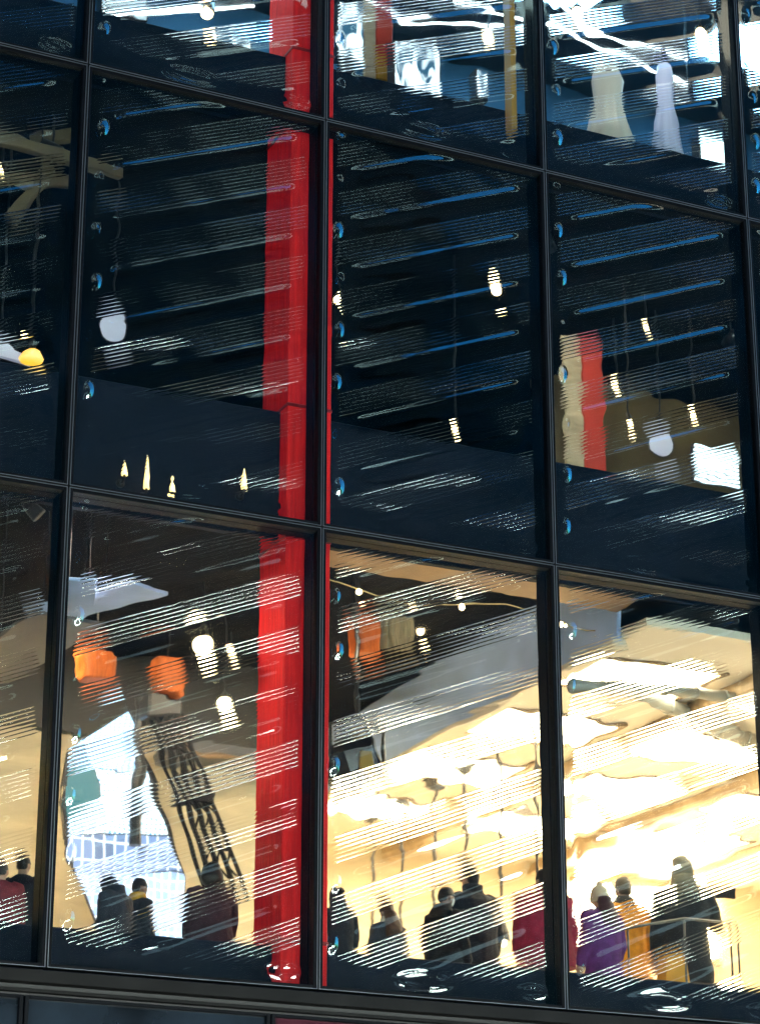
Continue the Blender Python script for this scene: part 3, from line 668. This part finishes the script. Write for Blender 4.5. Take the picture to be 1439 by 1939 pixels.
# LED lines
LED = emat('white_led', (.85, .97, 1), 7)
for i, (pts_, lab) in enumerate(((((640, -40, 1.6), (760, 40, 1.6), (900, 45, 1.7), (1010, 60, 1.8)), 'bent white LED line over the red and yellow banner'),
        (((860, 5, 1.2), (1005, 40, 1.4)), 'short white LED line near the amber glow strip'), (((1045, -10, 1.2), (1110, 60, 1.3), (1300, 110, 1.6)), 'long white LED line over the pale dresses'),
        (((1035, 45, 1.5), (1180, 110, 1.6), (1300, 160, 1.8)), 'lower white LED line over the pale dresses'), (((200, 30, 1.2), (480, 10, 1.4)), 'white LED line over the left light boxes'))):
    q = [Vector(tuple(at(*p))) for p in pts_]; q[0:] = [Vector((p.x, p.y, min(p.z, 9.4))) for p in q]
    t = empty('led_line', q[0], lab, 'light', 'LED lines of the top storey')
    MB().tube([tuple(p-q[0]) for p in q], .014, 8).build('tube', LED, t)
    m = MB()
    for p in (q[0], q[-1]): m.tube([tuple(p-q[0]+Vector((0, 0, .015))), tuple(p-q[0]+Vector((0, 0, 9.56-p.z)))], .004, 6)
    m.build('hanger', HOUS, t)
for px, py, Y, lab in ((395, 20, 1.3, 'warm spotlight above the left light boxes'), (1092, 20, 1.4, 'warm spotlight over the first pale dress'), (1325, 60, 1.5, 'warm spotlight over the second pale dress'), (925, 70, 1.6, 'small warm spotlight in the middle of the top row'), (95, 60, 1.4, 'warm spotlight in the top left corner window')):
    spotlight(at(px, py, Y), 9.56, lab, r=.05, grp='spotlights of the top storey')
# dresses on stands
def dress(px, ytop, ybot, Y, w, m, lab):
    A = at(px, ytop, Y); B = at(px, ybot, Y); H = A[2]-6.4
    t = empty('dress_stand', (A[0], Y, 6.4), lab, 'dress', 'pale dresses on stands in the top storey')
    vs = []; fs = []; n_ = 48; zs = [max(.15, B[2]-6.4-.15), H-.55, H-.35, H-.15, H-.03, H]; rr = [w, w*.75, w*.5, w*.62, w*.45, w*.12]
    zs[0] = min(zs[0], zs[1]-.1)
    for z, r in zip(zs, rr):
        for k in range(n_):
            a = 2*math.pi*k/n_; f = 1+.34*math.cos(a*9+z*2)*max(0, (H-.3-z))
            vs.append((r*f*math.cos(a), r*.8*f*math.sin(a), z))
    for i in range(len(zs)-1):
        for k in range(n_): fs.append((i*n_+k, i*n_+(k+1) % n_, (i+1)*n_+(k+1) % n_, (i+1)*n_+k))
    fs += [tuple(range(n_-1, -1, -1)), tuple((len(zs)-1)*n_+k for k in range(n_))]
    MB().add(vs, fs).build('dress', m, t, True)
    MB().tube([(0, 0, 0), (0, 0, H+.08)], .012, 8).build('pole', HOUS, t); MB().loft([(0, 0, 0, .14, .14), (.015, 0, 0, .14, .14), (.02, 0, 0, .02, .02)], 20).build('base', HOUS, t)
    MB().ball((0, 0, H+.09), .03, 12, 8).build('neck_cap', PB, t, True)
CRM = mat('cream_silk', (.8, .7, .58), .4); LIL = mat('lilac_silk', (.62, .62, .82), .4)
dress(1148, 125, 260, 1.1, .22, CRM, 'cream dress on a stand, nearest the mullion')
dress(1256, 120, 290, 1.2, .13, LIL, 'lilac dress on a stand beside the cyan light box')
tag(MB().box((3.34, .24, 6.45), (3.385, .345, 9.55), .005).build('partition', mat('amber_mullion_glow', (.5, .27, .05), .5, emit=(.5, .25, .04), strength=.08)), 'narrow strip glowing amber as the lit side of the top mullion', 'partition', kind='thing')  # amber colour and emission stand in for light on the mullion side
BLUEL = emat('blue_led', (.02, .22, .75), 2.0)
# ceiling panels added to light the top storey and its blue wall
for i, (x, y) in enumerate(((0.2, 2.6), (2.6, 2.9), (5.2, 2.6), (7.2, 2.8))):
    t = empty('ceiling_light', (x, y, 9.55), 'added cool ceiling light panel of the top storey, ' + ['far left', 'behind the red banner', 'behind the dresses', 'far right'][i], 'ceiling light', 'added cool ceiling lights of the top storey'); t['kind'] = 'thing'
    MB().box((-.4, -.3, -.02), (.4, .3, -.012)).build('diffuser', emat('added_cool_panel', (.32, .70, 1), 24), t); MB().box((-.44, -.34, -.011), (.44, .34, -.001), .002).build('frame', HOUS, t)

# ------------------------------------------------------------------ people
def remesh(mb, vox, m, name, parent, smooth_it=3, wrinkle=0.0, seed=0):
    o = mb.build(name, None, None)
    r = o.modifiers.new('r', 'REMESH'); r.mode = 'VOXEL'; r.voxel_size = vox
    s = o.modifiers.new('s', 'SMOOTH'); s.factor = .5; s.iterations = smooth_it
    dg = bpy.context.evaluated_depsgraph_get()
    me = bpy.data.meshes.new_from_object(o.evaluated_get(dg)); me.name = name
    if wrinkle:
        n_ = len(me.vertices); co = np.empty(n_*3); me.vertices.foreach_get('co', co); co = co.reshape(-1, 3)
        nr = np.empty(n_*3); me.vertices.foreach_get('normal', nr); nr = nr.reshape(-1, 3)
        rg = np.random.RandomState(seed); h = 0
        for q in range(10):
            k = rg.normal(0, 1, 3)*rg.uniform(8, 34)*np.array([1, 1, .8]); h = h + np.sin(co@k + rg.uniform(0, 6.28))/ (1+q*.25)
        co = co + nr*(h*wrinkle/4)[:, None]; me.vertices.foreach_set('co', co.reshape(-1)); me.update()
    me.materials.clear(); me.materials.append(m); me.polygons.foreach_set('use_smooth', [True]*len(me.polygons))
    old = o.data; o.modifiers.clear(); o.data = me; bpy.data.meshes.remove(old)
    o.parent = parent; return o
SKIN = mat('skin', (.42, .25, .17), .5); SKIND = mat('skin_tan', (.3, .17, .11), .5)
def cloth(name, c, n=.25): return mat('cloth_'+name, c, .8, noise=n, nscale=14)
def rot2(p, a, about): 
    s, c = math.sin(a), math.cos(a); x, y = p[0]-about[0], p[1]-about[1]; return (about[0]+c*x-s*y, about[1]+s*x+c*y, p[2])
def person(loc, rz, height, lab, top, coat_c, bulk=1.0, hair=None, hat=None, hood=None, hem=.72, armR=None, armL=None, look=0.0, nod=0.0, collar=None, scarf=None, mask=False, trouser=(.03, .03, .04), seed=0, skin=None, backpack=None):
    """person facing local +Y; arms are (elbow, wrist) offsets from the shoulder"""
    t = empty('person', loc, lab, 'person', 'visitors behind the bottom windows', rz, height/1.75)
    skin = skin or SKIN
    b = MB()
    hy = .03+.09*nod; hz = 1.62-.05*nod
    def hp(x, y, z):
        # local head coordinates: nod forward then turn
        y, z = y*math.cos(nod*.7)+z*math.sin(nod*.7), z*math.cos(nod*.7)-y*math.sin(nod*.7)
        x, y = x*math.cos(look)-y*math.sin(look), x*math.sin(look)+y*math.cos(look)
        return (x, hy+y, hz+z)
    # head: profiled sphere with brow, nose, lips, chin, ears
    nU, nV = 32, 24; vs = []; fs = []
    for i in range(nV+1):
        th = math.pi*i/nV; z = -math.cos(th)
        for k in range(nU):
            a = 2*math.pi*k/nU; x = math.sin(th)*math.cos(a); y = math.sin(th)*math.sin(a)
            X, Y, Z = x*.076, y*.098, z*.118
            front = max(0, y)
            if z < -.1: X *= 1-.28*(-z-.1); Y += .012*front*(-z)
            c_ = math.exp(-((x)/.2)**2)
            Y += front*c_*(.026*math.exp(-((z+.15)/.12)**2) + .006*math.exp(-((z-.2)/.1)**2) + .008*math.exp(-((z+.42)/.07)**2) + .010*math.exp(-((z+.72)/.12)**2))
            for sx in (-1, 1): Y -= .010*front*math.exp(-((x-sx*.38)/.16)**2-((z-.05)/.10)**2)
            vs.append(hp(X, Y, Z))
    for i in range(nV):
        for k in range(nU): fs.append((i*nU+k, i*nU+(k+1) % nU, (i+1)*nU+(k+1) % nU, (i+1)*nU+k))
    b.add(vs, fs)
    for sx in (-1, 1): b.ball(hp(sx*.078, -.008, -.01), (.011, .022, .032), 10, 8)
    b.tube([(0, -.01, 1.40), (0, .0, 1.48), hp(0, -.02, -.05)], [.066, .056, .058], 14)
    b.loft([(.80, 0, 0, .155, .10), (.95, 0, 0, .165, .115), (1.08, 0, 0, .135, .10), (1.25, 0, .005, .165, .11), (1.38, 0, 0, .17, .095), (1.45, 0, -.005, .09, .07)], 24)
    sh = .185
    arms = {1: armR or ((.05, .0, -.29), (.06, .09, -.53)), -1: armL or ((-.05, .0, -.29), (-.06, .09, -.53))}
    for sx, (el, wr) in arms.items():
        S = Vector((sx*sh, 0, 1.40)); E_ = S+Vector(el); W = S+Vector(wr)
        b.tube([tuple(S), tuple((S+E_)/2), tuple(E_), tuple((E_*.6+W*.4)), tuple(W)], [.055, .048, .041, .038, .027], 12)
        d = (W-E_).normalized(); u_ = d.cross(Vector((0, 0, 1))); u_ = (u_ if u_.length > .1 else Vector((1, 0, 0))).normalized(); v_ = d.cross(u_)
        pm = W+d*.05
        b.tube([tuple(W), tuple(W+d*.04), tuple(W+d*.09)], [.026, .036, .034], 10)
        for f in range(4):
            off = u_*(f-1.5)*.019; ln = (.07, .082, .078, .06)[f]
            p0 = W+d*.088+off; p1 = p0+d*ln*.5-v_*.008; p2 = p1+d*ln*.35-v_*.022
            b.tube([tuple(p0), tuple(p1), tuple(p2)], [.0095, .0088, .0075], 7)
        p0 = W+d*.03+u_*.032*sx; p1 = p0+d*.03+u_*.022*sx; p2 = p1+d*.03-v_*.01
        b.tube([tuple(p0), tuple(p1), tuple(p2)], [.012, .011, .009], 7)
    for sx in (-1, 1):
        b.tube([(sx*.085, 0, .86), (sx*.09, .01, .48), (sx*.09, -.01, .08)], [.088, .056, .042], 14)
        b.add(*[[(sx*.09+x, y, z) for x, y, z in ((-.045, -.08, 0), (.045, -.08, 0), (.05, .17, 0), (-.05, .17, 0), (-.035, -.06, .09), (.035, -.06, .09), (.04, .15, .035), (-.04, .15, .035))], [(0, 3, 2, 1), (4, 5, 6, 7), (0, 1, 5, 4), (1, 2, 6, 5), (2, 3, 7, 6), (3, 0, 4, 7)]])
    body = remesh(b, .0085, skin, 'body', t, 2)
    # coat
    c = MB(); B = bulk
    c.loft([(hem, 0, -.01, .235*B, .165*B), (hem+.12, 0, -.005, .225*B, .16*B), (1.0, 0, 0, .205*B, .15*B), (1.15, 0, 0, .205*B, .15*B), (1.30, 0, 0, .222*B, .15*B), (1.40, 0, -.01, .215*B, .125*B), (1.455, 0, -.01, .15*B, .10*B), (1.50, 0, -.008, .085, .082)], 32)
    for sx, (el, wr) in arms.items():
        S = Vector((sx*sh*min(B, 1.12), 0, 1.395)); E_ = S+Vector(el); W = S+Vector(wr)
        c.tube([tuple(S-Vector((sx*.06, 0, -.005))), tuple(S), tuple((S+E_)/2), tuple(E_), tuple(E_*.5+W*.5), tuple(W)], [.085*B, .088*B, .080*B, .072*B, .064*B, .054*B], 14)
    if collar: c.loft([(1.46, 0, -.01, .105, .10), (1.50, 0, -.005, .10, .105), (1.56, 0, .0, .098, .108)], 24)
    remesh(c, .013, coat_c, 'coat', t, 3, .010, seed+1)
    tr = MB()
    for sx in (-1, 1): tr.tube([(sx*.085, 0, .9), (sx*.092, .01, .5), (sx*.092, -.01, .07)], [.11, .085, .07], 14)
    remesh(tr, .014, cloth('trousers_%d' % (seed % 3), trouser), 'trousers', t, 2, .004, seed)
    # head wear
    def shell(z0, grow, extra=(), m=None, nm='hat', z1=None, back=0.0, wr=.003):
        h = MB()
        rr = []
        for z in np.linspace(z0, .118, 9):
            q = math.sqrt(max(0, 1-(z/.122)**2)); rr.append((z, q))
        vs = []; fs = []; n_ = 28
        for z, q in rr:
            for k in range(n_):
                a = 2*math.pi*k/n_; vs.append(hp((.076*q+grow)*math.cos(a), (.098*q+grow)*math.sin(a)-back, z+grow*(z > .06)))
        for i in range(len(rr)-1):
            for k in range(n_): fs.append((i*n_+k, i*n_+(k+1) % n_, (i+1)*n_+(k+1) % n_, (i+1)*n_+k))
        fs += [tuple(range(n_-1, -1, -1)), tuple((len(rr)-1)*n_+k for k in range(n_))]
        h.add(vs, fs)
        for f in extra: f(h)
        remesh(h, .008, m, nm, t, 2, wr, seed+5)
    if hair:
        style, mm = hair
        if style == 'short':
            shell(.02, .010, [lambda h: h.ball(hp(0, -.05, .0), (.07, .06, .07), 16, 10)], mm, 'hair', wr=.004)
        elif style == 'long':
            def lk(h):
                h.ball(hp(0, -.04, -.02), (.075, .066, .08), 16, 10)
                h.loft([(1.27, 0, -.13, .12, .05), (1.36, 0, -.125, .13, .065), (1.47, 0, -.09, .115, .075), (1.56, 0, -.06, .095, .08), (1.62, 0, -.04, .085, .08)], 20)
            shell(.0, .009 if hat else .014, [lk], mm, 'hair', wr=.010)
        elif style == 'big':
            shell(.0, .05, [lambda h: h.ball(hp(0, -.05, -.02), (.145, .12, .13), 20, 12)], mm, 'hair', wr=.02)
    if hat:
        style, mm = hat
        if style == 'beanie':
            shell(-.05, .020, [lambda h: h.ball(hp(0, -.01, .145), (.035, .04, .04), 12, 8), lambda h: h.loft([(hz-.02, 0, hy-.008, .094, .114), (hz+.03, 0, hy-.008, .096, .116)], 24)], mm, 'beanie', wr=.005)
        elif style == 'cap':
            def brim(h):
                vs = []; fs = []
                for k in range(13):
                    a = math.pi*(k/12); 
                    for r, z in ((1.0, .035), (1.65, .02), (1.65, .012), (1.0, .025)): vs.append(hp(.078*math.cos(a)*(1+.1*(r-1)), .098*math.sin(a)*r+.0, z))
                for k in range(12):
                    o_ = k*4
                    for q in range(4): fs.append((o_+q, o_+(q+1) % 4, o_+4+(q+1) % 4, o_+4+q))
                fs += [(0, 1, 2, 3), (51, 50, 49, 48)]; h.add(vs, fs)
            shell(.015, .012, [brim], mm, 'cap', wr=.002)
    if hood == 'up' or hood and hood[0] == 'up':
        mm = hood[1]
        def hd(h):
            h.loft([(1.40, 0, -.02, .17, .13), (1.46, 0, -.02, .125, .125), (1.52, 0, -.01, .108, .12), (1.58, 0, .0, .105, .125)], 24)
        shell(-.09, .026, [hd], mm, 'hood', back=.012, wr=.006)
    elif hood and hood[0] == 'down':
        h = MB(); h.loft([(1.38, 0, -.10, .13, .07), (1.44, 0, -.10, .15, .09), (1.50, 0, -.075, .125, .09), (1.54, 0, -.05, .10, .08)], 24)
        remesh(h, .012, hood[1], 'hood', t, 2, .012, seed+3)
    if scarf:
        h = MB(); h.loft([(1.43, 0, 0, .125, .115), (1.47, 0, 0, .125, .12), (1.53, 0, .005, .10, .11), (1.56, 0, .01, .085, .095)], 24)
        h.tube([(.05, .10, 1.47), (.07, .14, 1.36), (.06, .15, 1.2)], [.04, .045, .04], 10)
        remesh(h, .012, scarf, 'scarf', t, 2, .010, seed+3)
    if mask:
        h = MB(); vs = []; fs = []
        for i in range(7):
            z = -.085+i*.012
            for k in range(13):
                a = math.pi*(.12+.76*k/12); q = math.sqrt(max(0, 1-(z/.125)**2)); vs.append(hp(.080*q*math.cos(a), (.106*q+.02*math.exp(-((a-1.57)/.4)**2))*math.sin(a), z))
        for i in range(6):
            for k in range(12): fs.append((i*13+k, i*13+k+1, (i+1)*13+k+1, (i+1)*13+k))
        h.add(vs, fs); o = h.build('face_mask', cloth('mask', (.75, .76, .78), .05), t, True); so = o.modifiers.new('s', 'SOLIDIFY'); so.thickness = .003
        for sx in (-1, 1): MB().tube([hp(sx*.072, .035, -.035), hp(sx*.083, -.015, -.005)], .003, 6).build('mask_loop', cloth('mask', (.75, .76, .78), .05), t)
    # eyes
    for sx in (-1, 1):
        e = MB().ball(hp(sx*.029, .083, .006), .0125, 12, 8).build('eye', mat('eye_white', (.8, .78, .75), .2), t, True)
        MB().ball(hp(sx*.029, .0925, .006), .006, 10, 6).build('iris', mat('iris_brown', (.03, .015, .008), .2), e, True)
    MB().tube([hp(-.022, .099, -.052), hp(0, .107, -.050), hp(.022, .099, -.052)], .004, 6).build('lips', mat('lips', (.35, .12, .1), .5), t, True)
    if backpack:
        h = MB(); h.loft([(.95, 0, -.20, .13, .07), (1.0, 0, -.21, .15, .09), (1.25, 0, -.20, .15, .085), (1.36, 0, -.18, .11, .06)], 24)
        remesh(h, .012, backpack, 'backpack', t, 2, .006, seed+9)
        for sx in (-1, 1): MB().tube([(sx*.12, -.14, 1.3), (sx*.13, -.05, 1.47), (sx*.135, .13, 1.35), (sx*.14, .13, 1.1)], .017, 6).build('strap', backpack, t)
    return t
DKHAIR = mat('dark_hair', (.018, .013, .010), .5, noise=.4, nscale=40); BRHAIR = mat('brown_hair', (.10, .042, .018), .5, noise=.5, nscale=40, stretch=(3, 3, .4))
NAVY = cloth('navy', (.007, .009, .018)); BLK = cloth('black', (.012, .012, .013)); GREY = cloth('slate', (.03, .037, .055)); CHAR = cloth('charcoal', (.018, .018, .02))
def stand(px, py, Y, H):
    """place a person of height H so that the head top is seen at (px, py) at depth Y; returns location on the floor"""
    p = at(px, py, Y); return (p[0], p[1], 0.0), p[2]
SPECS = [
 (1290, 1617, 1.35, dict(lab='tall hooded person in a dark coat holding up a black tablet', rz=-.35, coat_c=CHAR, bulk=1.05, hood=('up', cloth('hood_olive', (.24, .21, .14))), hem=.62, armR=((.12, .16, -.22), (.14, .40, -.14)), seed=1)),
 (1180, 1660, 1.75, dict(lab='person in a yellow jacket with dark scarf and navy backpack seen from behind', rz=-.15, coat_c=cloth('yellow', (.85, .34, .01)), hair=('short', mat('olive_hair', (.07, .055, .03), .6)), scarf=CHAR, seed=2, backpack=None, bulk=1.02)),
 (1137, 1677, 1.25, dict(lab='person in a purple coat and cream knitted beanie', rz=.25, coat_c=cloth('purple', (.13, .03, .19)), hat=('beanie', cloth('beanie_cream', (.62, .52, .36))), hair=('long', mat('plum_hair', (.05, .015, .02), .5)), seed=3, bulk=1.1)),
 (1030, 1645, 1.1, dict(lab='large person in a crimson coat beside the mullion', rz=-.2, coat_c=cloth('crimson', (.30, .008, .035)), hair=('short', DKHAIR), bulk=1.35, seed=4, collar=True)),
 (893, 1641, 1.7, dict(lab='broad person in a dark navy coat and cap with turned up collar', rz=.1, coat_c=NAVY, hat=('cap', BLK), hair=('short', DKHAIR), bulk=1.25, collar=True, seed=5)),
 (842, 1678, 1.5, dict(lab='person in a white face mask and dark hooded jacket turning sideways', rz=-1.0, coat_c=BLK, hair=('short', DKHAIR), hood=('down', CHAR), mask=True, look=-.3, seed=6, skin=SKIND)),
 (735, 1707, 1.7, dict(lab='person with long brown hair and a cream scarf', rz=.2, coat_c=GREY, hair=('long', BRHAIR), scarf=cloth('scarf_cream', (.7, .66, .58)), seed=7)),
 (640, 1676, 1.15, dict(lab='dark hooded silhouette half hidden behind the red column', rz=.1, coat_c=NAVY, hood=('up', NAVY), bulk=1.05, seed=8)),
 (402, 1632, .95, dict(lab='person with big dark curly hair and dark plum coat close to the glass', rz=-.1, coat_c=cloth('plum', (.045, .012, .02)), hair=('big', DKHAIR), bulk=1.3, seed=9)),
 (262, 1662, 1.5, dict(lab='short haired person in profile with a yellow collar', rz=-1.3, coat_c=GREY, hair=('short', DKHAIR), scarf=cloth('scarf_yellow', (.75, .4, .04)), seed=10, skin=SKIND)),
 (222, 1648, 1.05, dict(lab='person in a slate padded jacket with hood up, stooping by the white screen', rz=.6, coat_c=GREY, hood=('up', GREY), nod=.9, bulk=1.3, seed=11)),
 (45, 1618, 1.3, dict(lab='dark haired person in a black jacket at the far left', rz=-.6, coat_c=NAVY, hair=('short', DKHAIR), seed=12, bulk=1.15)),
 (5, 1632, 1.0, dict(lab='person in a maroon jacket cut by the left edge', rz=-.4, coat_c=cloth('maroon', (.2, .02, .03)), hair=('short', DKHAIR), seed=13, bulk=1.2)),
]
for px, py, Y, kw in SPECS:
    loc, topz = stand(px, py, Y, 0); k = dict(kw); H = topz*1.75/(1.75 if not (k.get('hood') and k['hood'][0] == 'up') else 1.79)
    if k.get('hair') and k['hair'][0] == 'big': H /= 1.03
    rz = k.pop('rz'); lab = k.pop('lab'); cc = k.pop('coat_c')
    person(loc, rz, H, lab, topz, cc, **k)
# tablet held by the hooded person, orange bag on the floor ledge
hp_ = at(1366, 1690, 1.55)
t = empty('tablet', hp_, 'black tablet held up by the hooded person', 'tablet', rz=-.4)
MB().box((-.10, -.006, -.045), (.10, .006, .045), .005).build('casing', BLK, t); MB().box((-.09, .0062, -.038), (.09, .0072, .038)).build('screen', mat('tablet_glass', (.02, .02, .03), .1), t)
bg_ = at(1275, 1850, 1.05); t = empty('shopping_bag', (bg_[0], 1.05, .28), 'orange paper shopping bag between the yellow jacket and hooded person', 'bag', rz=.1)
ORB = mat('orange_paper', (.8, .36, .02), .5, noise=.2, nscale=8, bump=.3, bscale=9)
vs = [(-.13, -.06, -.02), (.13, -.06, -.02), (.13, .06, -.02), (-.13, .06, -.02), (-.09, -.05, .36), (.07, -.05, .38), (.07, .05, .38), (-.09, .05, .36)]
MB().add(vs, [(0, 3, 2, 1), (0, 1, 5, 4), (1, 2, 6, 5), (2, 3, 7, 6), (3, 0, 4, 7)]).build('body', ORB, t)
for y in (-.05, .05): MB().tube([(-.06, y, .36), (-.04, y, .45), (.03, y, .46), (.05, y, .37)], .005, 6).build('handle', CORD, t)
st = MB().box((bg_[0]-.2, .95, -.02), (bg_[0]+.2, 1.18, .258), .01).build('low_plinth', SPAN); tag(st, 'low dark plinth carrying the orange shopping bag', 'plinth', kind='thing')
